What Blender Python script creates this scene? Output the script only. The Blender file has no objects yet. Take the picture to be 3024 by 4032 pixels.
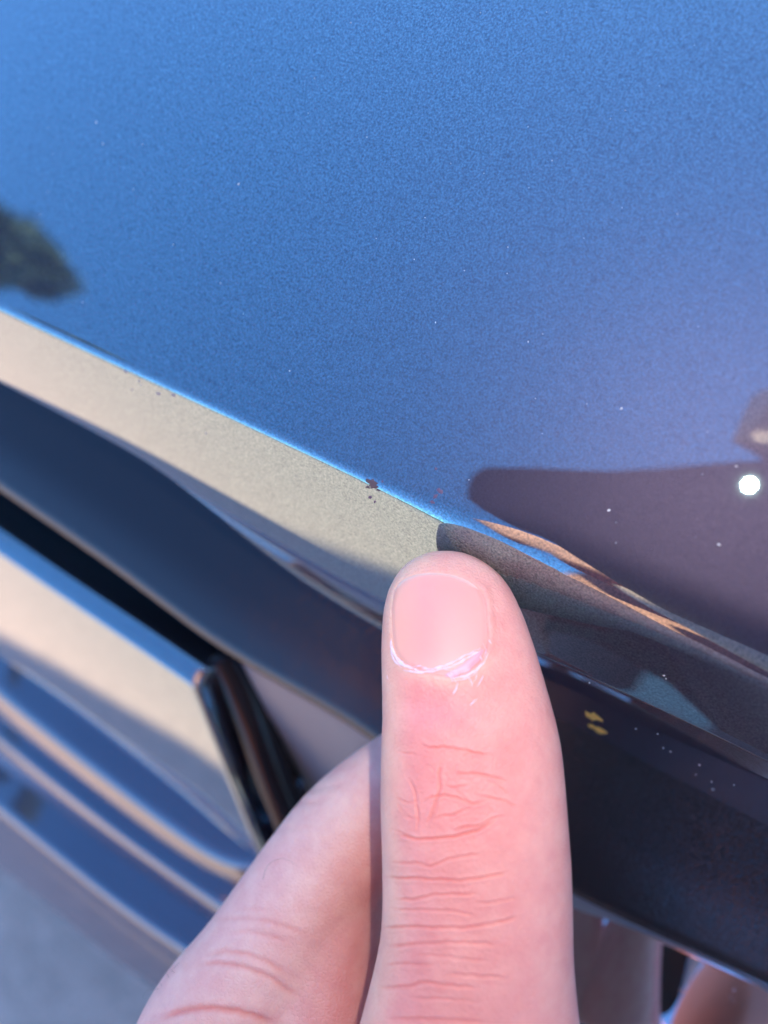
import bpy, bmesh, math, random
import numpy as np
from mathutils import Vector, Matrix, noise
from mathutils.bvhtree import BVHTree
from mathutils.geometry import tessellate_polygon

random.seed(4); np.random.seed(4)
S = bpy.context.scene
C = S.collection

# ------------------------------------------------------------------ frame of reference
# millimetres in the lens frame (x right, y up, z towards the viewer) -> metres in the world.
# World: origin on the bonnet's front edge, X along that edge, +Y towards the windscreen, Z up.
FPX, CX, CY = 3030.0, 1512.0, 2016.0          # focal length and centre of the 3024 x 4032 photograph
LENS_H = 88.0                                  # lens height above the bonnet skin
PITCH = math.radians(12)                       # the bonnet falls forward
def nrm(v): return v / np.linalg.norm(v)
NN = -nrm(np.array([(2800 - CX) / FPX, -(2150 - CY) / FPX, -1.0]))
def ray(x, y): return np.array([(x - CX) / FPX, -(y - CY) / FPX, -1.0])
def onplane(x, y, t=0.0):
    r = ray(x, y); return r * (-(LENS_H + t) / (NN @ r))
def at(x, y, z): return ray(x, y) * z
XX = nrm(onplane(3024, 2590) - onplane(0, 1213))
FF = np.cross(XX, NN)
OO = onplane(1512, 1915)
FH = math.sin(PITCH) * NN + math.cos(PITCH) * FF
UP = math.cos(PITCH) * NN - math.sin(PITCH) * FF
RW = np.array([XX, -FH, UP])
def loc(p): q = np.asarray(p) - OO; return np.array([q @ XX, q @ FF, q @ NN])     # lens frame -> bonnet frame
def unloc(X, F, N): return OO + X * XX + F * FF + N * NN
def wd(p): return Vector(RW @ (np.asarray(p, dtype=float) - OO) * 0.001)
def wd_many(a): return ((np.asarray(a, dtype=float) - OO) @ RW.T) * 0.001
def cam_of(w): return RW.T @ (np.asarray(w) * 1000.0) + OO                          # world metres -> lens mm
GROUND = -0.75

# ------------------------------------------------------------------ camera, sky, sun, exposure
cd = bpy.data.cameras.new('camera'); cam = bpy.data.objects.new('camera', cd); C.objects.link(cam); S.camera = cam
cd.sensor_fit = 'HORIZONTAL'; cd.sensor_width = 36.0; cd.lens = 36.0 * FPX / 3024.0
cd.clip_start = 0.003; cd.clip_end = 600.0
m3 = Matrix([list(r) for r in RW])
cam.matrix_world = Matrix.Translation(wd((0, 0, 0))) @ m3.to_4x4()
cd.dof.use_dof = True; cd.dof.focus_distance = 0.0945; cd.dof.aperture_fstop = 15.0; cd.dof.aperture_blades = 0

SUN_EL, SUN_AZ = math.radians(30), math.radians(-12)      # azimuth from +Y (behind the car) towards +X
sdir = Vector((math.sin(SUN_AZ) * math.cos(SUN_EL), math.cos(SUN_AZ) * math.cos(SUN_EL), math.sin(SUN_EL)))
w = bpy.data.worlds.new('World'); S.world = w; w.use_nodes = True
nt = w.node_tree; nt.nodes.clear()
sky = nt.nodes.new('ShaderNodeTexSky'); sky.sky_type = 'NISHITA'; sky.sun_disc = False
sky.sun_elevation = SUN_EL; sky.sun_rotation = SUN_AZ; sky.ozone_density = 10.0; sky.air_density = 0.95; sky.dust_density = 0.6
bg = nt.nodes.new('ShaderNodeBackground'); bg.inputs[1].default_value = 0.15
wo = nt.nodes.new('ShaderNodeOutputWorld')
nt.links.new(sky.outputs[0], bg.inputs[0]); nt.links.new(bg.outputs[0], wo.inputs[0])
sl = bpy.data.lights.new('sun', 'SUN'); sl.energy = 5.0; sl.angle = math.radians(0.5); sl.color = (1.0, 0.87, 0.70)
so = bpy.data.objects.new('sun', sl); C.objects.link(so); so.rotation_euler = sdir.to_track_quat('Z', 'Y').to_euler()
S.view_settings.view_transform = 'Standard'; S.view_settings.look = 'None'
S.view_settings.exposure = 1.92; S.view_settings.gamma = 1.0
S.cycles.max_bounces = 10; S.cycles.use_denoising = True

# ------------------------------------------------------------------ materials
def new_mat(name):
    m = bpy.data.materials.new(name); m.use_nodes = True
    t = m.node_tree; b = t.nodes['Principled BSDF']
    return m, t, b
def setp(b, **k):
    for n, v in k.items(): b.inputs[n.replace('_', ' ')].default_value = v
def coords(t, sc=(1, 1, 1)):
    tc = t.nodes.new('ShaderNodeTexCoord'); mp = t.nodes.new('ShaderNodeMapping'); mp.inputs['Scale'].default_value = sc
    t.links.new(tc.outputs['Object'], mp.inputs[0]); return mp.outputs[0]
def noise_n(t, vec, scale, detail=2, rough=0.5):
    n = t.nodes.new('ShaderNodeTexNoise'); n.inputs['Scale'].default_value = scale
    n.inputs['Detail'].default_value = detail; n.inputs['Roughness'].default_value = rough
    t.links.new(vec, n.inputs['Vector']); return n.outputs['Fac']
def bump(t, h, strength, dist, prev=None):
    b = t.nodes.new('ShaderNodeBump'); b.inputs['Strength'].default_value = strength; b.inputs['Distance'].default_value = dist
    t.links.new(h, b.inputs['Height'])
    if prev is not None: t.links.new(prev, b.inputs['Normal'])
    return b.outputs[0]
def ramp(t, f, stops):
    r = t.nodes.new('ShaderNodeValToRGB'); e = r.color_ramp.elements
    while len(e) < len(stops): e.new(0.5)
    for el, (p, c) in zip(e, stops):
        el.position = p; el.color = (c[0], c[1], c[2], 1) if not isinstance(c, (int, float)) else (c, c, c, 1)
    t.links.new(f, r.inputs[0]); return r.outputs[0]

def paint_mat():
    m, t, b = new_mat('metallic_paint')
    v = coords(t)
    setp(b, Base_Color=(0.37, 0.42, 0.48, 1), Metallic=1.0, Roughness=0.013, Coat_Weight=1.0, Coat_Roughness=0.01)
    fl = noise_n(t, v, 4200, 2, 0.6)
    fine = bump(t, fl, 0.012, 0.00005)
    t.links.new(fine, b.inputs['Normal'])
    peel = bump(t, noise_n(t, v, 700, 1), 0.05, 0.00008)
    t.links.new(peel, b.inputs['Coat Normal'])
    fleck = ramp(t, noise_n(t, v, 3700, 1), [(0.26, (0.085, 0.18, 0.185)), (0.74, (0.275, 0.445, 0.43))])
    t.links.new(fleck, b.inputs['Base Color'])
    # coarse flakes that lie at odd angles: a weak wide lobe beside the mirror-like one
    g2 = t.nodes.new('ShaderNodeBsdfPrincipled'); sc_ = bump(t, noise_n(t, v, 8000, 1), 0.6, 0.00008); t.links.new(sc_, g2.inputs['Normal']); setp(g2, Base_Color=(0.48, 0.38, 0.60, 1), Metallic=1.0, Roughness=0.5)
    ms = t.nodes.new('ShaderNodeMixShader'); ms.inputs[0].default_value = 0.105
    t.links.new(b.outputs[0], ms.inputs[1]); t.links.new(g2.outputs[0], ms.inputs[2]); t.links.new(ms.outputs[0], t.nodes['Material Output'].inputs[0])
    return m
PAINT = paint_mat()
DARKPAINT = paint_mat(); DARKPAINT.name = 'dark_gloss_grille'
for n_ in DARKPAINT.node_tree.nodes:
    if n_.type == 'VALTORGB':
        for el in n_.color_ramp.elements: el.color = (0.13, 0.16, 0.165, 1)
    if n_.type == 'BSDF_PRINCIPLED': n_.inputs['Coat Weight'].default_value = 0.3 if n_.inputs['Roughness'].default_value < .3 else 0.0
    if n_.type == 'BSDF_PRINCIPLED' and n_.inputs['Roughness'].default_value < .3: n_.inputs['Roughness'].default_value = 0.10

def plastic_mat():
    m, t, b = new_mat('grained_black_plastic')
    v = coords(t)
    setp(b, Base_Color=(0.010, 0.011, 0.015, 1), Roughness=0.22, IOR=1.62)
    vo = t.nodes.new('ShaderNodeTexVoronoi'); vo.feature = 'DISTANCE_TO_EDGE'; vo.inputs['Scale'].default_value = 1500
    wob = t.nodes.new('ShaderNodeTexNoise'); wob.inputs['Scale'].default_value = 900
    mx = t.nodes.new('ShaderNodeMixRGB'); mx.blend_type = 'ADD'; mx.inputs[0].default_value = 0.0006
    t.links.new(v, wob.inputs['Vector']); t.links.new(v, mx.inputs[1]); t.links.new(wob.outputs['Color'], mx.inputs[2])
    t.links.new(mx.outputs[0], vo.inputs['Vector'])
    h = ramp(t, vo.outputs['Distance'], [(0.0, 0.0), (0.22, 1.0)])
    t.links.new(bump(t, h, 0.5, 0.00004), b.inputs['Normal'])
    return m
PLASTIC = plastic_mat()
def simple(name, col, rough, metallic=0.0, **k):
    m, t, b = new_mat(name); setp(b, Base_Color=(*col, 1), Roughness=rough, Metallic=metallic, **k); return m
BLACK = simple('black_recess_plastic', (0.012, 0.012, 0.014), 0.45)
GLOSSBLACK = simple('gloss_black_plastic', (0.012, 0.011, 0.013), 0.12, IOR=1.28)
SATIN = simple('satin_grey_plastic', (0.19, 0.195, 0.215), 0.36, IOR=1.7)
def chrome_mat():
    m, t, b = new_mat('chrome')
    setp(b, Base_Color=(0.78, 0.80, 0.82, 1), Metallic=1.0, Roughness=0.025)
    v = coords(t)
    d = ramp(t, noise_n(t, v, 900, 2), [(0.66, 0.025), (0.80, 0.30)])
    t.links.new(d, b.inputs['Roughness'])
    return m
CHROME = chrome_mat()

def skin_mat():
    m, t, b = new_mat('skin')
    v = coords(t)
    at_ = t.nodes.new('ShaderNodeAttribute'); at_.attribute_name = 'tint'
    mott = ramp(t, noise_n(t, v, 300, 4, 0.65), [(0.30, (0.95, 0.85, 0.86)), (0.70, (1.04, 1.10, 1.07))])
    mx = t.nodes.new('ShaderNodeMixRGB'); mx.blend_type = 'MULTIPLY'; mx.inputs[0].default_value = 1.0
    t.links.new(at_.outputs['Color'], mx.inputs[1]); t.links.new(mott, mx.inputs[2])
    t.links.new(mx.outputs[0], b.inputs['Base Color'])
    setp(b, Roughness=0.48, Subsurface_Weight=0.35, Subsurface_Scale=0.0022, Subsurface_Radius=(1.0, 0.35, 0.22), IOR=1.4)
    vo = t.nodes.new('ShaderNodeTexVoronoi'); vo.inputs['Scale'].default_value = 1700; vo.feature = 'DISTANCE_TO_EDGE'
    mp = coords(t, (1.0, 1.0, 1.0)); t.links.new(mp, vo.inputs['Vector'])
    n1 = bump(t, ramp(t, vo.outputs['Distance'], [(0, 0), (0.25, 1)]), 0.36, 0.00012)
    n2 = bump(t, noise_n(t, v, 900, 3), 0.10, 0.0004, n1)
    t.links.new(n2, b.inputs['Normal'])
    return m
SKIN = skin_mat()
def attr_mat(name, rough, sss=0.0, **k):
    m, t, b = new_mat(name)
    a = t.nodes.new('ShaderNodeAttribute'); a.attribute_name = 'tint'
    t.links.new(a.outputs['Color'], b.inputs['Base Color'])
    setp(b, Roughness=rough, Subsurface_Weight=sss, Subsurface_Scale=0.0015, **k)
    return m
NAIL = attr_mat('nail', 0.52, 0.25)
FLAKE = simple('dry_skin', (0.87, 0.66, 0.72), 0.6, Subsurface_Weight=0.3, Subsurface_Scale=0.0008)
HAIR = simple('hair', (0.22, 0.12, 0.07), 0.5)
CHIP = simple('bare_primer', (0.085, 0.055, 0.065), 0.6)
RUST = simple('gold_chip', (0.95, 0.50, 0.10), 0.5)
DUST = simple('dust_speck', (0.62, 0.60, 0.58), 0.8)

def ground_mat():
    m, t, b = new_mat('concrete_ground')
    v = coords(t)
    c1 = ramp(t, noise_n(t, v, 26, 5, 0.7), [(0.30, (0.52, 0.350, 0.255)), (0.70, (0.82, 0.555, 0.41))])
    c2 = ramp(t, noise_n(t, v, 160, 3, 0.6), [(0.30, (0.72, 0.72, 0.72)), (0.68, (1.08, 1.08, 1.08))])
    mx = t.nodes.new('ShaderNodeMixRGB'); mx.blend_type = 'MULTIPLY'; mx.inputs[0].default_value = 1.0
    t.links.new(c1, mx.inputs[1]); t.links.new(c2, mx.inputs[2]); t.links.new(mx.outputs[0], b.inputs['Base Color'])
    setp(b, Roughness=0.9)
    t.links.new(bump(t, noise_n(t, v, 140, 4), 0.5, 0.004), b.inputs['Normal'])
    return m
GROUNDM = ground_mat()
GLASS = simple('dark_glass', (0.01, 0.012, 0.014), 0.05)
PHONEB = simple('phone_back', (0.012, 0.012, 0.014), 0.3)
SHIRT = simple('salmon_cotton', (0.62, 0.23, 0.16), 0.85)
TROUSER = simple('mauve_cotton', (0.38, 0.23, 0.22), 0.9)
BARK = simple('bark', (0.10, 0.075, 0.055), 0.9)
def leaf_mat():
    m, t, b = new_mat('leaves')
    oi = t.nodes.new('ShaderNodeTexCoord')
    c = ramp(t, noise_n(t, oi.outputs['Object'], 1.3, 3), [(0.3, (0.09, 0.115, 0.045)), (0.7, (0.20, 0.22, 0.095))])
    t.links.new(c, b.inputs['Base Color']); setp(b, Roughness=0.6); return m
LEAF = leaf_mat()

# ------------------------------------------------------------------ object helpers
def link(name, me, mat=None, parent=None, smooth=True):
    o = bpy.data.objects.new(name, me); C.objects.link(o)
    if mat: me.materials.append(mat)
    if parent: o.parent = parent
    if smooth:
        me.polygons.foreach_set('use_smooth', [True] * len(me.polygons))
    me.update(); return o
def mesh_from(verts_w, faces):
    me = bpy.data.meshes.new('m'); me.from_pydata([tuple(v) for v in verts_w], [], faces); me.update(); return me
def tag(o, label=None, cat=None, group=None, kind=None):
    if label: o['label'] = label
    if cat: o['category'] = cat
    if group: o['group'] = group
    if kind: o['kind'] = kind
    return o
def empty(name, l=(0, 0, 0)):
    o = bpy.data.objects.new(name, None); o.location = l; C.objects.link(o); o.empty_display_size = 0.05; return o
def bm_mesh(bm, name, mat, parent=None, smooth=True):
    me = bpy.data.meshes.new(name); bm.to_mesh(me); bm.free(); return link(name, me, mat, parent, smooth)
def set_tint(me, cols):
    a = me.color_attributes.new('tint', 'FLOAT_COLOR', 'POINT')
    c4 = np.ones((len(cols), 4), dtype=np.float32); c4[:, :3] = cols
    a.data.foreach_set('color', c4.ravel())

# ------------------------------------------------------------------ GROUND
bm = bmesh.new(); bmesh.ops.create_grid(bm, x_segments=8, y_segments=8, size=250)
g = bm_mesh(bm, 'ground', GROUNDM); g.location = (0, 0, GROUND); tag(g, 'blue grey speckled concrete ground in shade in front of the car', 'ground', kind='structure')

# ------------------------------------------------------------------ THE CAR
car = empty('car', (-0.3, 1.8, GROUND))
tag(car, 'glossy metallic car reflecting blue sky, chipped along its bonnet edge', 'car')
def child(o): o.parent = car; o.matrix_parent_inverse = Matrix.Translation(-Vector((-0.3, 1.8, GROUND))); return o

XS = np.concatenate([np.linspace(-700, -160, 14)[:-1], np.linspace(-160, 100, 131), np.linspace(100, 800, 16)[1:]])
def gsm(a, n):
    if n <= 0: return a
    k = np.exp(-0.5 * (np.arange(-3 * n, 3 * n + 1) / n) ** 2); k /= k.sum()
    return np.convolve(np.pad(a, 3 * n, mode='edge'), k, 'valid')
class Line:
    """A line that runs along the car's front: F (forward) and N (up) as functions of X, bonnet frame, mm."""
    def __init__(s, pts, sm=2.0):
        p = np.array(sorted([tuple(q) for q in pts]))
        g = np.arange(-900, 900.5, 1.0)
        s.g = g; s.F = gsm(np.interp(g, p[:, 0], p[:, 1]), int(sm * 2)); s.N = gsm(np.interp(g, p[:, 0], p[:, 2]), int(sm * 2))
    def f(s, X): return np.interp(X, s.g, s.F)
    def n(s, X): return np.interp(X, s.g, s.N)
    def shift(s, dF, dN):
        q = Line.__new__(Line); q.g = s.g; q.F = s.F + dF; q.N = s.N + dN; return q
    def p(s, X): return unloc(X, s.f(X), s.n(X))
def dense(px, step=60):
    out = []
    for (a, b) in zip(px[:-1], px[1:]):
        n = max(1, int(np.hypot(b[0] - a[0], b[1] - a[1]) / step))
        for i in range(n): out.append((a[0] + (b[0] - a[0]) * i / n, a[1] + (b[1] - a[1]) * i / n))
    return out + [px[-1]]
def line_t(px, t, sm=2.0): return Line([loc(onplane(x, y, t)) for x, y in dense(px)], sm)
def line_th(prev, px, th, sm=2.0):
    """Next line of a face that leaves `prev` at slope th (degrees below the bonnet plane)."""
    pts = []
    for x, y in dense(px):
        d = ray(x, y); tt = math.tan(math.radians(th)); lo, hi = 60.0, 420.0
        def g(z):
            q = loc(d * z); return -q[2] + prev.n(q[0]) - tt * (q[1] - prev.f(q[0]))
        for _ in range(60):
            mid = 0.5 * (lo + hi)
            if g(mid) > 0: hi = mid
            else: lo = mid
        pts.append(loc(d * hi))
    return Line(pts, sm)
def sheet(name, rows, mat, xs=XS, back=None):
    """Surface through a list of (F,N) row functions; each row gives arrays F,N over xs."""
    V = []; n = len(xs)
    for (F, N) in rows:
        a = OO + np.outer(xs, XX) + np.outer(F, FF) + np.outer(N, NN); V.append(wd_many(a))
    fs = []
    for r in range(len(rows) - 1):
        for i in range(n - 1):
            fs.append((r * n + i, (r + 1) * n + i, (r + 1) * n + i + 1, r * n + i + 1))
    me = mesh_from(np.concatenate(V), fs)
    return child(link(name, me, mat))
def corner_rows(lines, radii, xs=XS, seg=7):
    """Rows through a chain of Lines with rounded corners of given radii (0 = sharp, doubled row)."""
    P = [np.stack([l.f(xs), l.n(xs)], 1) for l in lines]; rows = [P[0]]
    for i in range(1, len(P) - 1):
        a, b, c = P[i - 1], P[i], P[i + 1]
        r = radii[i - 1]
        la = np.linalg.norm(a - b, axis=1, keepdims=True) + 1e-6; lc = np.linalg.norm(c - b, axis=1, keepdims=True) + 1e-6
        d = np.minimum(np.minimum(r, la * 0.45), lc * 0.45)
        p0 = b + (a - b) / la * d; p1 = b + (c - b) / lc * d
        for k in range(seg + 1):
            u = k / seg; rows.append((1 - u) ** 2 * p0 + 2 * u * (1 - u) * b + u * u * p1)
        # loops that hold the shading flat away from the bend
    rows.append(P[-1])
    out = [rows[0]]
    for q in rows[1:]:
        out.append(q)
    return [(q[:, 0], q[:, 1]) for q in out]
def with_holds(rows, flat=((0, 1),)): return rows

EDGE = [(-200, 1118), (0, 1213), (492, 1448), (871, 1618), (1271, 1807), (1700, 2010), (2026, 2165), (2360, 2318), (2700, 2450), (3024, 2592), (3300, 2712)]
LIPB = [(-200, 1400), (0, 1492), (450, 1700), (820, 1915), (1200, 2140), (1500, 2318), (2130, 2570), (2500, 2735), (3024, 2992), (3300, 3120)]
CREA = [(-200, 1403), (0, 1496), (450, 1722), (820, 1960), (1200, 2195), (1500, 2375), (2140, 2655), (2480, 2835), (2760, 2965), (3024, 3075), (3300, 3190)]
HEMB = [(-200, 1408), (0, 1502), (350, 1700), (560, 1800), (700, 1900), (900, 2070), (1150, 2280), (1480, 2475), (2200, 2880), (2600, 3070), (3024, 3275), (3300, 3400)]
edge = line_t(EDGE, 0.0, 6)
lip = line_th(edge, LIPB, 46.5, 5)
def blend(la, lb, x0, w_):
    k = 1 / (1 + np.exp(-(la.g - x0) / w_)); la.F = la.F * (1 - k) + lb.F * k; la.N = la.N * (1 - k) + lb.N * k; return la
crea = blend(line_th(lip, CREA, 51, 5), line_th(lip, CREA, 59, 5), 14, 4)
hem_fit = line_th(line_th(lip, CREA, 51, 5), HEMB, 53, 4)
hem = blend(line_th(crea, HEMB, 53, 4), line_th(crea, HEMB, 66, 4), 14, 4)
# bonnet: crown, rolled front edge, lip, crease and hem, then a return flange
crown = lambda F: -(np.maximum(0, -F - 6) ** 2) / 5200.0
ones = np.ones(len(XS))
rows = []
for F in np.concatenate([np.linspace(-1000, -120, 23), np.linspace(-118, -14, 34)]):
    rows.append((edge.f(XS) + F, ones * crown(F)))
back = edge.shift(-12.0, 0.0); RE = (1.2 + 6.5 / (1 + np.exp(-(XS - 16) / 6)))[:, None]
hem2 = hem.shift(-1.2, -1.6); hem3 = hem.shift(-14, -2.0)
rows += corner_rows([back, edge, lip, crea, hem, hem2, hem3], [RE, 1.3, 1.0, 1.0, 0.6])
hood = sheet('hood', rows, PAINT)

# grained black trim under the bonnet: a shallow gutter
TRIMB = [(-200, 1765), (0, 1905), (430, 2200), (870, 2535), (1490, 2880), (1900, 3270), (2250, 3500), (2494, 3602), (3024, 3846), (3300, 3962)]
TRIMM = [(-200, 1640), (0, 1760), (430, 2040), (870, 2360), (1490, 2740), (1900, 3040), (2250, 3290), (3024, 3620), (3300, 3730)]
ttop = hem_fit.shift(-9, -17)
k_ = (ttop.g > -110) & (ttop.g < 80); pf = np.polyfit(ttop.g[k_], ttop.F[k_], 1); pn = np.polyfit(ttop.g[k_], ttop.N[k_], 1)
ttop.F = np.polyval(pf, ttop.g); ttop.N = np.polyval(pn, ttop.g)
tmid = line_th(ttop, TRIMM, 2, 4)
tbot = line_th(tmid, TRIMB, 11, 4)
tr1 = tbot.shift(2.2, -1.4); tr2 = tbot.shift(2.6, -4.0); tr3 = tbot.shift(-30, -6.0)
twall = ttop.shift(-8, 10)
upper_trim = sheet('trim', corner_rows([twall, ttop, tmid, tbot, tr1, tr2, tr3], [9, 60, 2.5, 1.0, 1.0], seg=9), PLASTIC)
upper_trim['label'] = 'grained black plastic trim below the hood edge'

def proj(p): return np.array([CX + FPX * p[0] / -p[2], CY - FPX * p[1] / -p[2]])
def x_at(line, px):
    best, bx = 1e9, 0
    for X in np.arange(-250, 200, 0.5):
        q = line.p(X)
        if q[2] > -20: continue
        d = np.hypot(*(proj(q) - np.array(px)))
        if d < best: best, bx = d, X
    return bx
def patch(name, lines, x0, x1, radii, mat, cap0=None, cap1=None, nx=90, seg=6):
    """Sheet through rounded Lines where every line has its own X range (slanted ends), with returned end caps (dX,dF,dN)."""
    x0 = np.array(x0, float); x1 = np.array(x1, float)
    u = np.linspace(0, 1, nx)
    P = []
    for l, a, b in zip(lines, x0, x1):
        X = a + (b - a) * u; P.append(np.stack([X, l.f(X), l.n(X)], 1))
    rows = [P[0]]
    for i in range(1, len(P) - 1):
        a, b, c = P[i - 1], P[i], P[i + 1]; r = radii[i - 1]
        la = np.linalg.norm(a - b, axis=1, keepdims=True) + 1e-6; lc = np.linalg.norm(c - b, axis=1, keepdims=True) + 1e-6
        d = np.minimum(np.minimum(r, la * .45), lc * .45); p0 = b + (a - b) / la * d; p1 = b + (c - b) / lc * d
        for k in range(seg + 1):
            t = k / seg; rows.append((1 - t) ** 2 * p0 + 2 * t * (1 - t) * b + t * t * p1)
    rows.append(P[-1])
    R = []
    for q in rows:
        q = list(q)
        if cap1 is not None:
            e = q[-1]
            for (fx, fn) in ((0.35, 0.06), (0.70, 0.25), (0.92, 0.55), (1.0, 1.0)):
                q.append(e + np.array([cap1[0] * fx, cap1[1] * fn, cap1[2] * fn]))
        if cap0 is not None:
            e = q[0]; pre = []
            for (fx, fn) in ((1.0, 1.0), (0.92, 0.55), (0.70, 0.25), (0.35, 0.06)):
                pre.append(e + np.array([cap0[0] * fx, cap0[1] * fn, cap0[2] * fn]))
            q = pre + q
        R.append(q)
    n = len(R[0]); V = [wd(unloc(*p)) for q in R for p in q]
    fs = [(r * n + i, (r + 1) * n + i, (r + 1) * n + i + 1, r * n + i + 1) for r in range(len(R) - 1) for i in range(n - 1)]
    return child(link(name, mesh_from(V, fs), mat))

# glossy painted bar of the grille: top face to the sky, front face to the ground
BARC = [(-300, 1975), (0, 2180), (300, 2386), (560, 2562), (770, 2708), (1000, 2870)]
BAR_BACK = [(-300, 1880), (0, 2085), (300, 2290), (560, 2462), (800, 2625), (1000, 2770)]
BARF = [(-300, 2425), (0, 2590), (265, 2783), (573, 3025), (754, 3169), (917, 3308), (1050, 3400), (1300, 3580)]
bcor = line_t(BARC, 47, 2)
bbak = line_th(bcor, BAR_BACK, 2, 2)
bbot = line_th(bcor, BARF, 36, 2)
bb2 = bbak.shift(-6, -22); bu = bbot.shift(-2, -4); bu2 = bbot.shift(-20, -10)
xb = x_at(bcor, (772, 2712))
bar = patch('grille_bar', [bb2, bbak, bcor, bbot, bu, bu2], [-420] * 6,
            [x_at(bbak, (800, 2640)) - 1, x_at(bbak, (800, 2640)), xb, x_at(bbot, (1052, 3395)), x_at(bbot, (1052, 3395)) - .5, x_at(bbot, (1052, 3395)) - 2],
            [1.5, 0.7, 1.5, 1.0], PAINT, cap1=(1.6, -3, -16), nx=160)

# grille slats below the bar: each a top face and a front face
L1 = [(-300, 2500), (0, 2741), (181, 2886), (422, 3073), (603, 3212), (784, 3344), (875, 3402), (941, 3423), (1100, 3430), (1500, 3420)]
L2 = [(-300, 2600), (0, 2838), (181, 2982), (422, 3169), (603, 3308), (784, 3429), (905, 3489), (1100, 3560), (1500, 3660)]
L3 = [(-300, 2670), (0, 2916), (241, 3109), (482, 3296), (724, 3471), (862, 3568), (1200, 3800)]
L4 = [(-300, 2780), (0, 3020), (241, 3206), (482, 3387), (724, 3561), (832, 3634), (1200, 3890)]
L5 = [(-300, 2950), (0, 3194), (181, 3338), (422, 3531), (603, 3664), (724, 3742), (1100, 3990)]
L6 = [(-300, 3020), (0, 3262), (241, 3440), (422, 3585), (603, 3724), (1100, 4060)]
L7 = [(-300, 3200), (0, 3430), (181, 3565), (362, 3722), (513, 3834), (1100, 4240)]
s0 = bbot.shift(-3, -5)
s1 = line_th(s0, L1, -10, 3); s2 = line_th(s1, L2, 33, 3)
s3 = line_th(s2, L3, -7, 3); s4 = line_th(s3, L4, 33.5, 3)
s5 = line_th(s4, L5, -12, 3); s6 = line_th(s5, L6, 33, 3); s7 = line_th(s6, L7, 31, 3)
XS2 = XS
sheet('grille_slat', corner_rows([s0.shift(-6, -2), s0, s1, s2, s2.shift(-1.5, -3), s2.shift(-16, -6)], [1.5, 3.5, 2.2, 0.8]), DARKPAINT)
sheet('grille_slat', corner_rows([s2.shift(-8, -2.5), s2.shift(0, -1.0), s3, s4, s4.shift(-1.5, -3), s4.shift(-16, -6)], [1.5, 3.5, 2.2, 0.8]), DARKPAINT)
bump_low = s7.shift(25, -60)
sheet('bumper', corner_rows([s4.shift(-8, -2.5), s4.shift(0, -1.0), s5, s6, s7, s7.shift(-4, -10), s7.shift(-60, -60), s7.shift(-170, -420)], [1.5, 3.0, 1.6, 3.0, 4.0, 20]), DARKPAINT)

# black recess behind the bar's end, and the gloss black bracket in it
sheet('recess', corner_rows([tbot.shift(-26, -8), tbot.shift(-14, -40), s0.shift(-10, -22), s0.shift(2, -24)], [10, 6]), BLACK)
def tube_pts(path, ra, rb, side, nseg=28, cap=True):
    """Swept ellipse: path (n,3), ra along `side`, rb along the other axis; rounded ends by the radii given."""
    P = np.asarray(path, float); n = len(P); T = np.gradient(P, axis=0); V = []; fs = []
    for i in range(n):
        t = nrm(T[i]); a = side - t * (side @ t); a = nrm(a); b = np.cross(t, a)
        for k in range(nseg):
            th = 2 * math.pi * k / nseg; V.append(P[i] + a * ra[i] * math.cos(th) + b * rb[i] * math.sin(th))
    for i in range(n - 1):
        for k in range(nseg):
            fs.append((i * nseg + k, i * nseg + (k + 1) % nseg, (i + 1) * nseg + (k + 1) % nseg, (i + 1) * nseg + k))
    if cap:
        V.append(P[0]); V.append(P[-1]); c0, c1 = n * nseg, n * nseg + 1
        for k in range(nseg):
            fs.append((c0, (k + 1) % nseg, k)); fs.append((c1, (n - 1) * nseg + k, (n - 1) * nseg + (k + 1) % nseg))
    return np.array(V), fs
bp = [at(880, 2560, 166), at(930, 2660, 168), at(1010, 2860, 172), at(1090, 3080, 177), at(1180, 3300, 182), at(1260, 3480, 187)]
u = np.linspace(0, 1, 24); bpi = np.stack([np.interp(u, np.linspace(0, 1, 6), [p[k] for p in bp]) for k in range(3)], 1)
V, F_ = tube_pts(bpi, np.full(24, 4.5), np.full(24, 4.0), np.array([1.0, 0.3, 0.0]))
child(link('bracket', mesh_from(wd_many(V), F_), GLOSSBLACK))

# painted fascia right of the recess
ft = tbot.shift(0.4, -3.6)
fb = line_th(ft, [(300, 2760), (600, 2950), (1240, 3360), (1900, 3860), (2600, 4300), (3300, 4600)], 42, 3)
patch('fascia', [ft.shift(-3, -4), ft, fb, fb.shift(-6, -12)], [x_at(ft, (870, 2560)), x_at(ft, (880, 2570)), x_at(fb, (1440, 3440)), x_at(fb, (1440, 3440))],
      [120, 120, 120, 120], [2.2, 3.0], SATIN, cap0=(-1.5, -1, -8), nx=120)

# chrome strip
CT = [(1500, 3180), (2241, 3521), (2401, 3595), (2617, 3688), (3024, 3868), (3400, 4035)]
CB = [(1500, 3190), (2241, 3531), (2401, 3608), (2617, 3714), (3024, 3900), (3400, 4075)]
CF = [(1500, 3700), (2241, 4030), (2617, 4220), (3024, 4420), (3400, 4600)]
c0 = line_th(tbot.shift(-1.5, -4.5), CT, 30, 3); c1 = line_th(c0, CB, 14, 3); c2 = line_th(c1, CF, -6, 3)
chrome_ = patch('chrome_strip', [c0.shift(-1.5, -6), c0, c1, c2, c2.shift(2, -10)], [x_at(c0, (1720, 3280))] * 5, [150] * 5, [0.5, 0.35, 3.0], CHROME, cap0=(-1, 0, -8), nx=140, seg=8)

for v_ in chrome_.data.vertices:                       # the strip is gently domed along its length
    q = cam_of(chrome_.matrix_world @ v_.co); d_ = (loc(q)[0] - 62) ** 2 / (2 * 60.0); v_.co = wd(q * (1 + min(d_, 12) / np.linalg.norm(q)))
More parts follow.
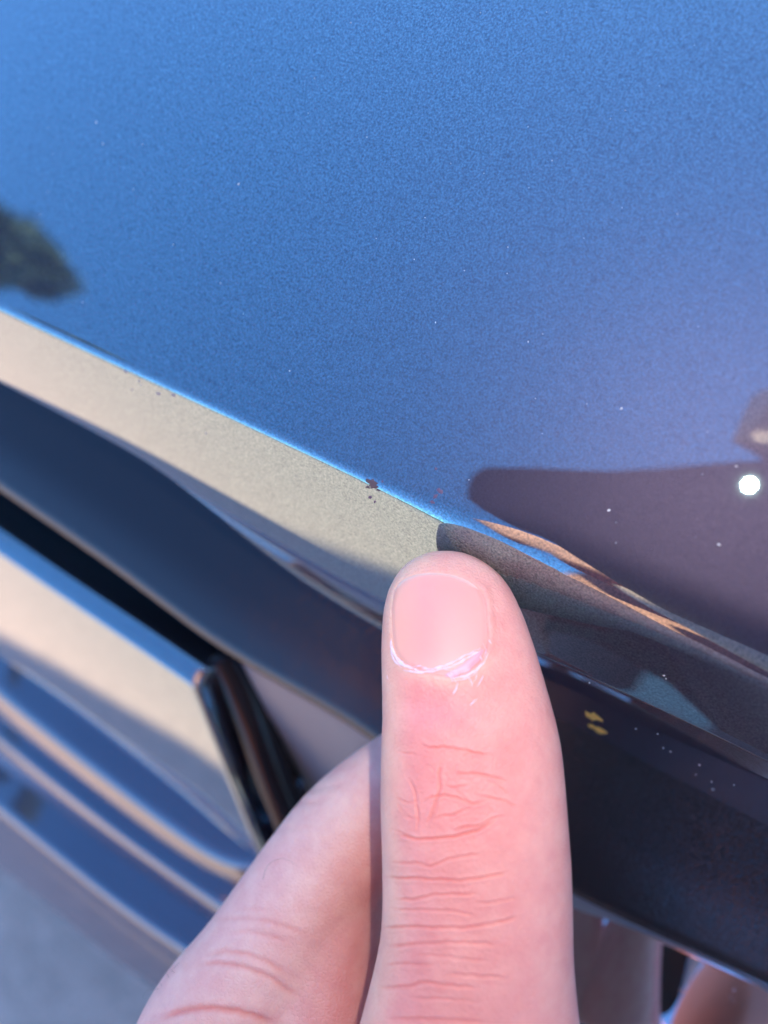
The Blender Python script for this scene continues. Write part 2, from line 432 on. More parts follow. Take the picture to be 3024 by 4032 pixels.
# the rest of the car behind the view: bonnet sides, screen, cabin
def hull(name, secs, mat, smooth=False):
    """Loft through closed cross-sections given as lists of world (x,y,z) in metres."""
    n = len(secs[0]); V = [p for s_ in secs for p in s_]
    fs = [(r * n + i, r * n + (i + 1) % n, (r + 1) * n + (i + 1) % n, (r + 1) * n + i) for r in range(len(secs) - 1) for i in range(n)]
    fs += [tuple(range(n))[::-1], tuple(range((len(secs) - 1) * n, len(secs) * n))]
    return child(link(name, mesh_from(V, fs), mat, smooth=smooth))
CXW = -0.3
def sec(y, zlo, zhi, wlo, whi):
    return [(CXW - wlo, y, zlo), (CXW + wlo, y, zlo), (CXW + wlo, y, zlo + (zhi - zlo) * .6), (CXW + whi, y, zhi), (CXW - whi, y, zhi), (CXW - wlo, y, zlo + (zhi - zlo) * .6)]
hull('body', [sec(0.30, -0.52, -0.10, .80, .72), sec(0.98, -0.55, 0.16, .90, .80), sec(3.9, -0.55, 0.20, .90, .82), sec(4.3, -0.45, 0.0, .84, .78)], PAINT)
hull('cabin', [sec(1.02, 0.10, 0.19, .78, .74), sec(1.75, 0.12, 0.66, .80, .58), sec(2.2, 0.12, 0.71, .80, .58), sec(3.3, 0.12, 0.64, .80, .56), sec(3.9, 0.10, 0.22, .76, .66)], GLASS)
for sx in (-1, 1):
    for y in (0.55, 3.3):
        V, F_ = tube_pts([np.array([CXW + sx * (.70 + .2 * k / 3), y, GROUND + .33]) for k in range(4)], [.30, .33, .33, .30], [.30, .33, .33, .30], np.array([0, 0, 1.0]), 36)
        wo_ = child(link('wheel', mesh_from(V, F_), BLACK))

# ------------------------------------------------------------------ THE HAND
K = 1.8228
def interp_path(pts, n):
    p = np.array(pts, float); t = np.r_[0, np.cumsum(np.linalg.norm(np.diff(p[:, :3], axis=0), axis=1))]; t /= t[-1]
    tt = np.linspace(0, 1, n * 4)
    q = np.stack([gsm(np.interp(tt, t, p[:, k]), max(1, n // 14)) for k in range(p.shape[1])], 1)
    return q[::4]
def limb(px, n=60, side=np.array([1.0, 0, 0]), flat=1.0, tip=True, end=False):
    """px: (x, y, depth mm, radius mm) along the limb, tip first; round tip."""
    p = np.array([list(at(x, y, z)) + [r] for x, y, z, r in px]); q = interp_path(p, n)
    P, R = q[:, :3], q[:, 3].copy()
    if tip:
        r0 = R[0]; d = nrm(P[0] - P[3])
        th = np.linspace(0.06, math.pi / 2, 10)[:-1]
        capP = np.array([P[0] + d * r0 * math.cos(a) for a in th]); capR = np.array([r0 * math.sin(a) for a in th])
        P = np.vstack([capP, P]); R = np.r_[capR, R]
    return tube_pts(P, R, R * flat, side, 36)

tl = np.array([(950, 1187), (915, 1194), (880, 1212), (858, 1236), (842, 1265), (831, 1300), (825, 1340), (822, 1400), (824, 1480), (825, 1560), (824, 1650), (823, 1750), (825, 1850), (826, 1950), (822, 2030), (808, 2100), (790, 2170), (779, 2212), (745, 2330), (690, 2500)]) * K
trr = np.array([(950, 1187), (985, 1188), (1020, 1197), (1055, 1217), (1080, 1240), (1102, 1268), (1130, 1328), (1155, 1400), (1178, 1480), (1195, 1540), (1208, 1600), (1216, 1680), (1222, 1760), (1229, 1850), (1232, 1950), (1233, 2050), (1240, 2130), (1250, 2212), (1275, 2330), (1320, 2500)]) * K
ys = np.r_[2163.8 + 3.0 * np.linspace(0, 1, 12)[1:] ** 2 * 30, np.linspace(2260, 4550, 180)]
zt = lambda y: np.interp(y, [2163, 2300, 2500, 2800, 3200, 3600, 4032, 4600], [95.6, 94.2, 92.6, 90.4, 88.4, 87.0, 86.0, 85.0])
th_b = lambda y: np.interp(y, [2400, 2600, 2900, 3200, 3600, 4032, 4600], [6.9, 7.6, 8.4, 9.3, 9.4, 9.8, 11.5])
V = []; fs = []; NSG = 72
for y in ys:
    xl, xr = np.interp(y, tl[:, 1], tl[:, 0]), np.interp(y, trr[:, 1], trr[:, 0])
    z = zt(y); a = (xr - xl) / 2 * z / FPX; c = at((xl + xr) / 2, y, z)
    s_ = min(1.0, (y - 2163.2) / 250.0); b = th_b(y) * math.sqrt(max(0.0, 1 - (1 - s_) ** 2))
    for k in range(NSG):
        t = 2 * math.pi * k / NSG; ct, st = math.cos(t), math.sin(t); e = 2 / 2.25
        V.append(c + np.array([a * math.copysign(abs(ct) ** e, ct), 0, b * math.copysign(abs(st) ** e, st)]))
n = len(ys)
for i in range(n - 1):
    for k in range(NSG): fs.append((i * NSG + k, (i + 1) * NSG + k, (i + 1) * NSG + (k + 1) % NSG, i * NSG + (k + 1) % NSG))
fs.append(tuple(range(NSG))); fs.append(tuple(range((n - 1) * NSG, n * NSG))[::-1])
parts = [(np.array(V), fs)]
WR = (2350, 6050, 106)
parts.append(limb([(1850, 4350, 85.5, 11.5), (1930, 4900, 88, 14), (2080, 5450, 96, 18), WR + (22,)], 50, tip=True))
parts.append(limb([(1700, 3000, 117, 7.6), (1560, 3110, 116, 8.2), (1452, 3205, 115, 8.6), (1368, 3300, 114, 9.1), (1213, 3515, 112, 9.2), (1003, 3838, 109.5, 9.6), (842, 4042, 107, 10.2), (745, 4320, 104, 10.6), (800, 4900, 102, 11.5), (1400, 5450, 104, 15), WR + (18,)], 120))
parts.append(limb([(1300, 3470, 112.6, 8.0), (1270, 3750, 111.4, 9.4), (1240, 4050, 109.5, 11.2), (1270, 4500, 105, 13), (1500, 5100, 103, 15), (1900, 5600, 103, 17)], 60))
parts.append(limb([(1480, 3330, 137, 7.5), (1290, 3520, 136, 8.4), (1110, 3718, 134, 8.8), (905, 3955, 131, 9.2), (700, 4210, 127, 9.6), (590, 4600, 119, 10.4), (760, 5100, 114, 12), (1400, 5750, 110, 15), WR + (18,)], 110))
parts.append(limb([(1420, 3900, 158, 7.2), (1210, 3990, 157, 8.0), (960, 4150, 152, 8.8), (700, 4420, 144, 9.2), (560, 4800, 131, 10), (760, 5300, 122, 12), (1400, 5900, 114, 15), WR + (18,)], 100))
parts.append(limb([(1380, 4350, 172, 6.4), (1180, 4420, 171, 7.0), (900, 4560, 166, 7.6), (650, 4760, 156, 8.2), (560, 5000, 143, 9), (800, 5500, 130, 11), (1450, 6050, 118, 14), WR + (18,)], 90))
parts.append(limb([(1500, 5250, 104, 15), (1850, 5650, 104, 19), WR + (22,), (3500, 7050, 114, 27), (4900, 8100, 126, 33)], 60, tip=True))
VV = []; FS = []
for v, f in parts:
    o_ = len(VV); VV.extend(list(v)); FS.extend([tuple(i + o_ for i in q) for q in f])
me = bpy.data.meshes.new('raw'); me.from_pydata([tuple(np.array(v) * .001) for v in VV], [], FS); me.update()
bmt = bmesh.new(); bmt.from_mesh(me); bmesh.ops.recalc_face_normals(bmt, faces=bmt.faces); bmt.to_mesh(me); bmt.free()
tmp = bpy.data.objects.new('raw', me); C.objects.link(tmp)
rm = tmp.modifiers.new('r', 'REMESH'); rm.mode = 'VOXEL'; rm.voxel_size = 0.00055
dg = bpy.context.evaluated_depsgraph_get(); em = bpy.data.meshes.new_from_object(tmp.evaluated_get(dg))
bpy.data.objects.remove(tmp)
def co_of(me):
    a = np.empty(len(me.vertices) * 3, np.float64); me.vertices.foreach_get('co', a); return a.reshape(-1, 3)
def edges_of(me):
    a = np.empty(len(me.edges) * 2, np.int32); me.edges.foreach_get('vertices', a); return a.reshape(-1, 2)
def smooth(co, ed, it, lam=0.5, mask=None):
    cnt = np.bincount(ed.ravel(), minlength=len(co)).astype(float)[:, None]
    for _ in range(it):
        s_ = np.zeros_like(co)
        for k in range(3):
            s_[:, k] = np.bincount(ed[:, 0], co[ed[:, 1], k], len(co)) + np.bincount(ed[:, 1], co[ed[:, 0], k], len(co))
        d = (s_ / np.maximum(cnt, 1) - co) * lam
        co = co + (d if mask is None else d * mask[:, None])
    return co
co = smooth(co_of(em) * 1000.0, edges_of(em), 14)
def pxy(co): return CX + FPX * co[:, 0] / -co[:, 2], CY - FPX * co[:, 1] / -co[:, 2]
# refine what the lens sees
em.vertices.foreach_set('co', (co).ravel()); em.update()
bmh = bmesh.new(); bmh.from_mesh(em)
def seen(vs):
    p = np.array([v.co for v in vs]); nn = np.array([v.normal for v in vs])
    x, y = pxy(p); return (x > 300) & (x < 2500) & (y > 2050) & (y < 4150) & (np.einsum('ij,ij->i', nn, -p) > -1.5) & (p[:, 2] > -145)
for rnd in range(3):
    bmh.normal_update(); bmh.verts.ensure_lookup_table()
    ok = seen(bmh.verts[:])
    if rnd == 1:
        p = np.array([v.co for v in bmh.verts]); x, y = pxy(p); ok &= (p[:, 2] > -99)
    if rnd == 2:
        p = np.array([v.co for v in bmh.verts]); x, y = pxy(p); ok &= (p[:, 2] > -95) & (y > 2230) & (y < 3900) & (x > 1500) & (x < 2120)
    idx = {v for v, k in zip(bmh.verts, ok) if k}
    es = [e for e in bmh.edges if e.verts[0] in idx and e.verts[1] in idx]
    bmesh.ops.subdivide_edges(bmh, edges=es, cuts=1, use_grid_fill=True)
hm = bpy.data.meshes.new('hand'); bmh.to_mesh(hm); bmh.free()
co = co_of(hm); ed = edges_of(hm)
x, y = pxy(co); vis = ((x > 300) & (x < 2500) & (y > 2050) & (y < 4120)).astype(float)
co = smooth(co, ed, 9, 0.5, vis)
hm.vertices.foreach_set('co', co.ravel()); hm.update()
nor = np.empty(len(co) * 3); hm.vertices.foreach_get('normal', nor); nor = nor.reshape(-1, 3)
x, y = pxy(co); front = np.einsum('ij,ij->i', nor, -co) > 0
thumb = front & (co[:, 2] > -99.5) & (x > 1380); index = front & ~thumb & (x < 1560)

def c5(p): return [(1400 + a * .5425, 2100 + b * .5425) for a, b in p]
def c8(p): return [(900 + a * .8439, 3000 + b * .8439) for a, b in p]
def c3(p): return [(a * .9042, 2900 + b * .9042) for a, b in p]
def dist_poly(x, y, pl):
    d = np.full(len(x), 1e9)
    for (ax, ay), (bx, by) in zip(pl[:-1], pl[1:]):
        vx, vy = bx - ax, by - ay; L = vx * vx + vy * vy + 1e-9
        t = np.clip(((x - ax) * vx + (y - ay) * vy) / L, 0, 1)
        d = np.minimum(d, np.hypot(x - ax - t * vx, y - ay - t * vy))
    return d
def wiggle(pl, amp=3.0):
    out = []
    for (a, b) in zip(pl[:-1], pl[1:]):
        n = max(2, int(np.hypot(b[0] - a[0], b[1] - a[1]) / 14))
        for i in range(n):
            q = (a[0] + (b[0] - a[0]) * i / n, a[1] + (b[1] - a[1]) * i / n)
            nv = noise.noise(Vector((q[0] * .035, q[1] * .035, 3.1))); nw = noise.noise(Vector((q[0] * .035, q[1] * .035, 9.7)))
            out.append((q[0] + amp * nv, q[1] + amp * 1.6 * nw))
    return out + [pl[-1]]
thumb_creases = [(c5(p), d, s_) for p, d, s_ in [
    ([(460, 1530), (540, 1555), (640, 1550), (760, 1565), (840, 1590), (980, 1610)], .30, 6), ([(310, 1590), (420, 1600), (480, 1612)], .22, 6), ([(380, 1490), (450, 1490)], .14, 6),
    ([(760, 1640), (800, 1610), (840, 1590)], .2, 6), ([(630, 1650), (610, 1750), (620, 1850), (575, 1990), (530, 2110)], .30, 7), ([(380, 1750), (440, 1870), (460, 2000), (465, 2090)], .24, 7),
    ([(690, 1740), (760, 1738), (900, 1740), (1000, 1770), (1110, 1800)], .26, 6), ([(640, 1830), (720, 1850), (820, 1830)], .26, 6), ([(700, 1850), (850, 1960)], .12, 6),
    ([(480, 1960), (560, 1910), (640, 1900), (740, 1915), (850, 1960), (950, 1940)], .30, 6), ([(330, 2030), (400, 2060), (470, 2080)], .24, 7), ([(600, 2050), (720, 2040), (800, 2000), (850, 1980)], .26, 6),
    ([(870, 1900), (980, 1920), (1100, 1950), (1200, 2000)], .24, 6), ([(700, 2170), (800, 2130), (900, 2120), (1000, 2060), (1080, 2050)], .30, 6), ([(880, 1830), (875, 1900)], .2, 6), ([(500, 1660), (560, 1700), (590, 1745)], .18, 6), ([(740, 1660), (715, 1720), (700, 1760)], .2, 6), ([(830, 1600), (790, 1660), (770, 1700)], .16, 6), ([(560, 1910), (600, 1960), (590, 2010)], .16, 6), ([(300, 1940), (340, 2000), (400, 2060)], .2, 6), ([(540, 2080), (640, 2050), (720, 2040)], .2, 6), ([(460, 1500), (520, 1545)], .16, 6), ([(960, 1790), (1060, 1850), (1120, 1920)], .14, 6), ([(360, 1690), (430, 1700), (500, 1690)], .14, 6), ([(520, 1780), (600, 1760)], .16, 6), ([(250, 2150), (330, 2170), (420, 2200)], .2, 6), ([(720, 1950), (760, 1990), (810, 2000)], .16, 6), ([(940, 1940), (980, 2010), (970, 2060)], .14, 6), ([(450, 1860), (520, 1840)], .12, 6)]] + \
    [(c8(p), d, s_) for p, d, s_ in [
    ([(790, 340), (880, 360), (1000, 352), (1080, 340), (1160, 315), (1250, 265)], .42, 7), ([(760, 470), (880, 470), (940, 490), (1020, 455), (1120, 435), (1190, 430)], .24, 7),
    ([(735, 540), (900, 545), (1010, 550), (1080, 555), (1200, 535), (1310, 515)], .34, 7), ([(780, 645), (880, 640), (960, 622), (1080, 618), (1170, 615)], .28, 7), ([(1140, 662), (1250, 655), (1360, 630)], .22, 7),
    ([(760, 690), (960, 690), (1080, 700), (1150, 722)], .22, 7), ([(715, 775), (860, 768), (960, 775), (1100, 775), (1220, 760), (1350, 728)], .30, 8), ([(740, 862), (900, 850), (1000, 845), (1100, 845), (1260, 852)], .24, 9),
    ([(880, 898), (1050, 915), (1210, 932)], .18, 8), ([(720, 950), (850, 940), (970, 952)], .2, 9), ([(700, 1055), (840, 1050), (900, 1030), (1000, 1040), (1160, 1055)], .28, 9), ([(850, 1105), (1000, 1105), (1160, 1122)], .2, 8),
    ([(740, 1200), (900, 1200), (1050, 1205), (1210, 1216)], .26, 9), ([(1000, 990), (1150, 1000), (1310, 1012)], .2, 9), ([(760, 160), (840, 190), (905, 180)], .2, 6), ([(880, 200), (890, 270), (885, 345)], .2, 6), ([(985, 170), (970, 230), (930, 285)], .24, 6)]]
index_creases = [(c3(p), d, s_) for p, d, s_ in [
    ([(930, 800), (1040, 790), (1140, 800), (1250, 830), (1360, 875)], .22, 8), ([(980, 862), (1080, 850), (1180, 870), (1270, 905)], .22, 8), ([(870, 965), (980, 935), (1080, 950), (1180, 990), (1280, 1055)], .34, 9),
    ([(840, 1000), (950, 985), (1060, 1005), (1180, 1050), (1320, 1150)], .38, 9), ([(680, 1235), (780, 1200), (880, 1182), (1000, 1190), (1130, 1222), (1210, 1258)], .6, 11), ([(1150, 300), (1300, 290), (1460, 270)], .18, 9),
    ([(1220, 252), (1350, 235), (1520, 200)], .18, 9), ([(1000, 760), (1110, 752), (1220, 770)], .14, 8), ([(1110, 420), (1260, 400), (1420, 400)], .12, 9)]]
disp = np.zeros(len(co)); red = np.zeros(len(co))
for pl, d, sg in thumb_creases:
    d *= 0.70; sg *= 0.66
    q = wiggle(pl); dd = dist_poly(x, y, q)
    # a crease fades out at its ends
    e = np.minimum(np.hypot(x - q[0][0], y - q[0][1]), np.hypot(x - q[-1][0], y - q[-1][1])); fade = np.clip(e / 45, 0.15, 1)
    g_ = np.exp(-(dd / sg) ** 2) * thumb * fade; lip_ = np.exp(-((dd - 2.6 * sg) / (1.6 * sg)) ** 2) * thumb * fade
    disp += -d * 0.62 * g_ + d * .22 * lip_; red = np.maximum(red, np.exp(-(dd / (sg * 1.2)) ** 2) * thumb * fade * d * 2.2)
for pl, d, sg in index_creases:
    d *= 0.7
    q = wiggle(pl); dd = dist_poly(x, y, q); e = np.minimum(np.hypot(x - q[0][0], y - q[0][1]), np.hypot(x - q[-1][0], y - q[-1][1])); fade = np.clip(e / 70, 0.1, 1)
    g_ = np.exp(-(dd / sg) ** 2) * index * fade; lip_ = np.exp(-((dd - 3.0 * sg) / (2.0 * sg)) ** 2) * index * fade
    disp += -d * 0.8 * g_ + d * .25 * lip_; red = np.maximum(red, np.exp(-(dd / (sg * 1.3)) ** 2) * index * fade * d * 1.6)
NAILP = c5([(285, 420), (330, 350), (430, 305), (560, 292), (700, 305), (820, 350), (910, 420), (935, 500), (945, 620), (955, 740), (945, 830), (900, 930), (800, 1005), (700, 1035), (560, 1015), (420, 985), (330, 920), (280, 830), (268, 700), (268, 560)])
NAILP = [tuple(p) for p in NAILP]
def inside(x, y, pl):
    r = np.zeros(len(x), bool); m_ = len(pl)
    for i in range(m_):
        (x1, y1), (x2, y2) = pl[i], pl[(i + 1) % m_]
        if y1 == y2: continue
        c = ((y1 > y) != (y2 > y)) & (x < (x2 - x1) * (y - y1) / (y2 - y1) + x1); r ^= c
    return r
ins = inside(x, y, NAILP); dn = dist_poly(x, y, NAILP + [NAILP[0]]); sd = np.where(ins, -dn, dn)
distal = np.clip((2330 - y) / 60, 0, 1)
disp_n = np.where(sd < 0, -0.22 * np.clip(-sd / 10, 0, 1), 0.0) + 0.19 * np.exp(-((sd - 17) / 16) ** 2) * (1 - 0.7 * distal) * np.where(x < 1700, 0.4, 1.0) - 0.16 * np.exp(-(sd / 6) ** 2)
disp += disp_n * thumb
# soft forms: pulp swelling beyond the nail, dip behind the cuticle, knuckle
disp += thumb * (0.45 * np.exp(-((y - 3080) / 260) ** 2 - ((x - 1800) / 260) ** 2) - 0.35 * np.exp(-((y - 2790) / 70) ** 2 - ((x - 1740) / 190) ** 2))
co = co + nor * disp[:, None]
# colour of the skin, with some light and shade put into the tint
base = np.array([0.83, 0.33, 0.268]); cols = np.tile(base, (len(co), 1)); cols[~thumb] = (0.86, 0.50, 0.42)
def mixc(wt, c):
    global cols
    wt = np.clip(wt, 0, 1)[:, None]; cols = cols * (1 - wt) + np.array(c) * wt
G = lambda cx_, cy_, sx, sy: np.exp(-((x - cx_) / sx) ** 2 - ((y - cy_) / sy) ** 2)
mixc(thumb * 0.55 * G(1750, 3120, 290, 300), (0.80, 0.27, 0.235))
mixc(thumb * 0.60 * G(1690, 2800, 170, 90), (0.76, 0.25, 0.26))
mixc(thumb * 0.75 * np.exp(-((sd - 22) / 24) ** 2) * np.clip((y - 2560) / 60, 0, 1), (0.84, 0.47, 0.36))
mixc(thumb * 0.6 * np.clip((2340 - y) / 130, 0, 1), (0.84, 0.46, 0.36))
mixc(thumb * 0.7 * np.exp(-((x - np.interp(y, tl[:, 1], tl[:, 0]) - 15) / 70) ** 2), (0.85, 0.52, 0.36))  # left rim yellower: its warm edge light put into the tint
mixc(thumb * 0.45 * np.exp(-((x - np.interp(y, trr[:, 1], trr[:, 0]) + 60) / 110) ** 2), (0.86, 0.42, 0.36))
mixc(red * 0.8, (0.74, 0.17, 0.12))  # crease darkness put into the tint as a deeper red
mixc(index * 0.7 * np.clip((x - np.interp(y, [2850, 3400, 4032], [1600, 1260, 1080])) / 230, 0, 1), (0.74, 0.23, 0.19))  # index redder towards the thumb: bounced light and shade put into the tint
mixc(index * 0.4 * G(1240, 3150, 120, 200), (0.82, 0.54, 0.43))
hm.vertices.foreach_set('co', wd_many(co).astype(np.float32).ravel()); hm.update()
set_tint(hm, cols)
person = empty('person', wd(at(2350, 6050, 106)))
tag(person, 'pale bare hand pressing one fingertip on the chipped hood edge, other fingers curled behind', 'person')
def pchild(o, par=None):
    par = par or person; o.parent = par
    if par is person: o.matrix_parent_inverse = Matrix.Translation(-person.location)
    return o
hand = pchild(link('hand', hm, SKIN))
HB = BVHTree.FromPolygons([tuple(v) for v in co], [tuple(p.vertices) for p in hm.polygons])
def hit(bv, px, py):
    d = Vector(ray(px, py)); d.normalize(); r = bv.ray_cast(Vector((0, 0, 0)), d); return r
# fingernail: a curved plate let into the nail folds
def resample(pl, n):
    p = np.array(list(pl) + [pl[0]]); t = np.r_[0, np.cumsum(np.linalg.norm(np.diff(p, axis=0), axis=1))]
    tt = np.linspace(0, t[-1], n, endpoint=False); return np.stack([np.interp(tt, t, p[:, 0]), np.interp(tt, t, p[:, 1])], 1)
ring = resample(NAILP, 96); ring = np.stack([gsm(np.tile(ring[:, k], 3), 2)[96:192] for k in (0, 1)], 1); cen = ring.mean(0)
RR = np.r_[np.linspace(0.06, 0.9, 14), 0.94, 0.97, 1.0, 1.02]
V = []; NC = []
for r in RR:
    for (px, py) in cen + (ring - cen) * r:
        h = hit(HB, px, py); p = np.array(h[0]); nn_ = np.array(h[1])
        top = np.clip((cen[1] - py) / 190, 0, 1)
        lift = 0.20 + 0.14 * (1 - r * r) if r < .95 else (0.20 - 0.24 * (r - .94) / .08)
        lift += 0.12 * top * (r > .9)
        V.append(p + nn_ * lift + np.array([0, 0, 1]) * 0.0)
        q = np.array([0.83, 0.355, 0.295]); u_ = (px - 1730) / 190; v_ = (py - 2460) / 200
        k = math.exp(-((u_ + .05) / .62) ** 2 - ((v_ + .08) / .75) ** 2); q = q * (1 - .55 * k) + np.array([0.83, 0.29, 0.26]) * .55 * k
        pale = max(0, min(1, (-u_ - .30) / .5)) * .45; q = q * (1 - pale) + np.array([0.86, 0.47, 0.30]) * pale
        fe = max(0, min(1, (r - .93) / .05)) * (1 if v_ < -.72 else 0) * .8; q = q * (1 - fe) + np.array([0.86, 0.56, 0.46]) * fe
        lun = math.exp(-((v_ - .88) / .22) ** 2 - (u_ / .7) ** 2) * .4; q = q * (1 - lun) + np.array([0.84, 0.45, 0.40]) * lun
        NC.append(q)
V = np.array(V); nr = 96
fs = [(i * nr + k, i * nr + (k + 1) % nr, (i + 1) * nr + (k + 1) % nr, (i + 1) * nr + k) for i in range(len(RR) - 1) for k in range(nr)] + [tuple(range(nr))[::-1]]
ednp = np.array([(a[k], a[(k + 1) % len(a)]) for a in fs for k in range(len(a))])
V = smooth(V, ednp, 10, .5, np.repeat((RR < .93).astype(float), nr))
nm = mesh_from(wd_many(V), fs); set_tint(nm, np.array(NC)); nail = link('fingernail', nm, NAIL); nail.parent = hand
bmn = bmesh.new(); bmn.from_mesh(nm); bmesh.ops.recalc_face_normals(bmn, faces=bmn.faces); bmn.to_mesh(nm); bmn.free()
for p in nm.polygons: p.use_smooth = True
NB = BVHTree.FromPolygons([tuple(v) for v in V], fs)
def hit2(px, py):
    a, b = hit(HB, px, py), hit(NB, px, py)
    if b[0] is not None and (a[0] is None or b[3] < a[3]): return b
    return a
def ribbon(pl, w0, lift, hitf, thick=0.06, taper=True, jitter=.35):
    q = []
    for (a, b) in zip(pl[:-1], pl[1:]):
        n = max(2, int(np.hypot(b[0] - a[0], b[1] - a[1]) / 7))
        q += [(a[0] + (b[0] - a[0]) * i / n, a[1] + (b[1] - a[1]) * i / n) for i in range(n)]
    q.append(pl[-1]); q = np.array(q); n = len(q); T = np.gradient(q, axis=0); V = []; fs = []
    for i in range(n):
        t = nrm(T[i]); s_ = np.array([-t[1], t[0]]); wv = w0 * (1 if not taper else max(.12, math.sin(math.pi * (i + .5) / n) ** .6)) * (1 + jitter * 2 * noise.noise(Vector((q[i][0] * .06, q[i][1] * .06, w0))))
        off = 3 * noise.noise(Vector((q[i][0] * .05, q[i][1] * .05, 7 + w0)))
        for k, hgt in ((-1, -.05), (-.4, thick), (.4, thick * .8), (1, -.05)):
            px, py = q[i] + s_ * (k * wv + off); h = hitf(px, py)
            p = np.array(h[0]) if h[0] is not None else at(px, py, 92); V.append(p + nrm(-p) * (lift + hgt))
    for i in range(n - 1):
        for k in range(3): fs.append((i * 4 + k, i * 4 + k + 1, (i + 1) * 4 + k + 1, (i + 1) * 4 + k))
    return V, fs
FV = []; FF_ = []
for p, wd_, lf in [([(255, 800), (262, 880), (290, 935), (335, 975)], 7, .05), ([(300, 900), (345, 950), (420, 985), (500, 1010)], 12, .07), ([(480, 985), (560, 985), (640, 962)], 7, .13), ([(700, 962), (770, 930), (850, 880), (905, 850)], 9, .06), ([(715, 1050), (800, 1035), (870, 995), (915, 950)], 9, .05), ([(705, 1075), (690, 1045), (660, 1015)], 5, .1), ([(820, 1050), (845, 1080), (850, 1110)], 5, .05), ([(925, 800), (948, 850), (935, 900)], 5, .08), ([(260, 760), (255, 830)], 6, .1), ([(880, 1110), (905, 1070), (925, 1030)], 4, .05), ([(262, 770), (268, 850), (300, 920), (355, 962), (405, 975)], 11, .08), ([(345, 995), (450, 1008), (560, 1002), (650, 978), (725, 968)], 8, .10), ([(395, 972), (470, 962), (525, 985)], 5, .14),
                   ([(560, 1000), (640, 965), (720, 930), (790, 890), (850, 862), (910, 832)], 6, .10), ([(700, 1075), (780, 1060), (860, 1025), (905, 968), (938, 930), (962, 865)], 5, .10), ([(742, 1085), (728, 1130), (706, 1166)], 5, .08),
                   ([(832, 1250), (860, 1222), (886, 1195)], 3, .06), ([(690, 1000), (705, 1040), (735, 1085)], 5, .10), ([(880, 1010), (872, 1060), (850, 1085)], 4, .06), ([(640, 985), (700, 995), (735, 990)], 4, .12), ([(965, 770), (985, 800)], 4, .05), ([(228, 1030), (235, 1060)], 3, .05), ([(900, 890), (915, 920)], 5, .08)]:
    v, f = ribbon(c5(p), wd_ * .40, lf, hit2, jitter=.7); o_ = len(FV); FV += v; FF_ += [tuple(i + o_ for i in q) for q in f]
fl_ = link('dry_cuticle', mesh_from(wd_many(FV), FF_), FLAKE); fl_.parent = hand
v, f = ribbon(c5([(650, 1030), (730, 1010), (810, 965), (880, 905), (925, 845)]), 17, .10, hit2, thick=.04, jitter=.2)
fp_ = link('cuticle_flap', mesh_from(wd_many(v), f), simple('thin_skin', (0.80, 0.36, 0.40), 0.45, Subsurface_Weight=0.3, Subsurface_Scale=0.001)); fp_.parent = hand
# fine hairs on the curled fingers
HV = []; HF = []
def hair(pl, r=0.022, up=.25):
    q = np.array(pl, float); t = np.linspace(0, 1, len(q)); tt = np.linspace(0, 1, 14); P = []
    for s_ in tt:
        px, py = np.interp(s_, t, q[:, 0]), np.interp(s_, t, q[:, 1]); h = hit(HB, px, py)
        p = np.array(h[0]) if h[0] is not None else None
        if p is None:
            p = nrm(ray(px, py)) * (np.linalg.norm(P[-1]) if P else 122)
        else: p = p + nrm(-p) * up
        P.append(p)
    P = np.array(P); v, f = tube_pts(P, np.linspace(r, r * .3, 14), np.linspace(r, r * .3, 14), np.array([1.0, .2, .1]), 5)
    o_ = len(HV); HV.extend(list(v)); HF.extend([tuple(i + o_ for i in g_) for g_ in f])
hair(c3([(1145, 622), (1158, 570), (1190, 540), (1230, 530), (1265, 542), (1295, 562)]))
hair(c3([(760, 1030), (740, 1010), (728, 992)]), .02); hair(c3([(735, 1050), (722, 1020), (712, 1008)]), .02); hair(c3([(705, 1085), (690, 1065), (682, 1060)]), .02)
hair(c3([(690, 1100), (640, 1105), (620, 1135), (632, 1142)]), .02); hair(c3([(780, 985), (765, 1000), (745, 1025)]), .02)
hr = link('hair', mesh_from(wd_many(HV), HF), HAIR); hr.parent = hand

# the rest of the person: seen only mirrored in the paint and chrome
def wtube(name, pts, rad, mat, flat=1.0, side=(1, 0, 0)):
    P = np.array(pts, float); n = 40; t = np.r_[0, np.cumsum(np.linalg.norm(np.diff(P, axis=0), axis=1))]; t /= t[-1]; tt = np.linspace(0, 1, n)
    Q = np.stack([gsm(np.interp(tt, t, P[:, k]), 2) for k in range(3)], 1); Rr = np.interp(tt, t, rad); 
    ends = np.sqrt(np.clip(np.minimum(tt, 1 - tt) / .06, 0.02, 1)); Rr = Rr * ends
    return tube_pts(Q, Rr, Rr * flat, np.array(side, float), 28)
def joined(name, tubes, mat):
    VV, FS = [], []
    for v, f in tubes:
        o_ = len(VV); VV.extend(list(v)); FS.extend([tuple(i + o_ for i in q) for q in f])
    me = mesh_from(VV, FS); o = pchild(link(name, me, mat)); r_ = o.modifiers.new('fuse', 'REMESH'); r_.mode = 'VOXEL'; r_.voxel_size = 0.012; r_.use_smooth_shade = True
    return o
elb = np.array(wd(at(4850, 8060, 126))); hip = np.array([0.08, -0.74, 0.15]); neck = np.array([0.14, -0.56, 0.62]); shl = np.array([-0.06, -0.58, 0.54]); shr = np.array([0.42, -0.56, 0.54])
wr = np.array(wd((-10, -130, 120))); elr = np.array([0.41, -0.34, 0.47])
joined('shirt', [wtube('', [hip + [-.03, .02, -.2], hip, (hip + neck) / 2 + [0, -.03, .02], neck], [.14, .16, .17, .09], None, .72), wtube('', [shl, neck, shr], [.075, .08, .075], None),
                 wtube('', [shr, elr, wr + [.05, -.05, -.02]], [.10, .10, .042], None)], SHIRT)
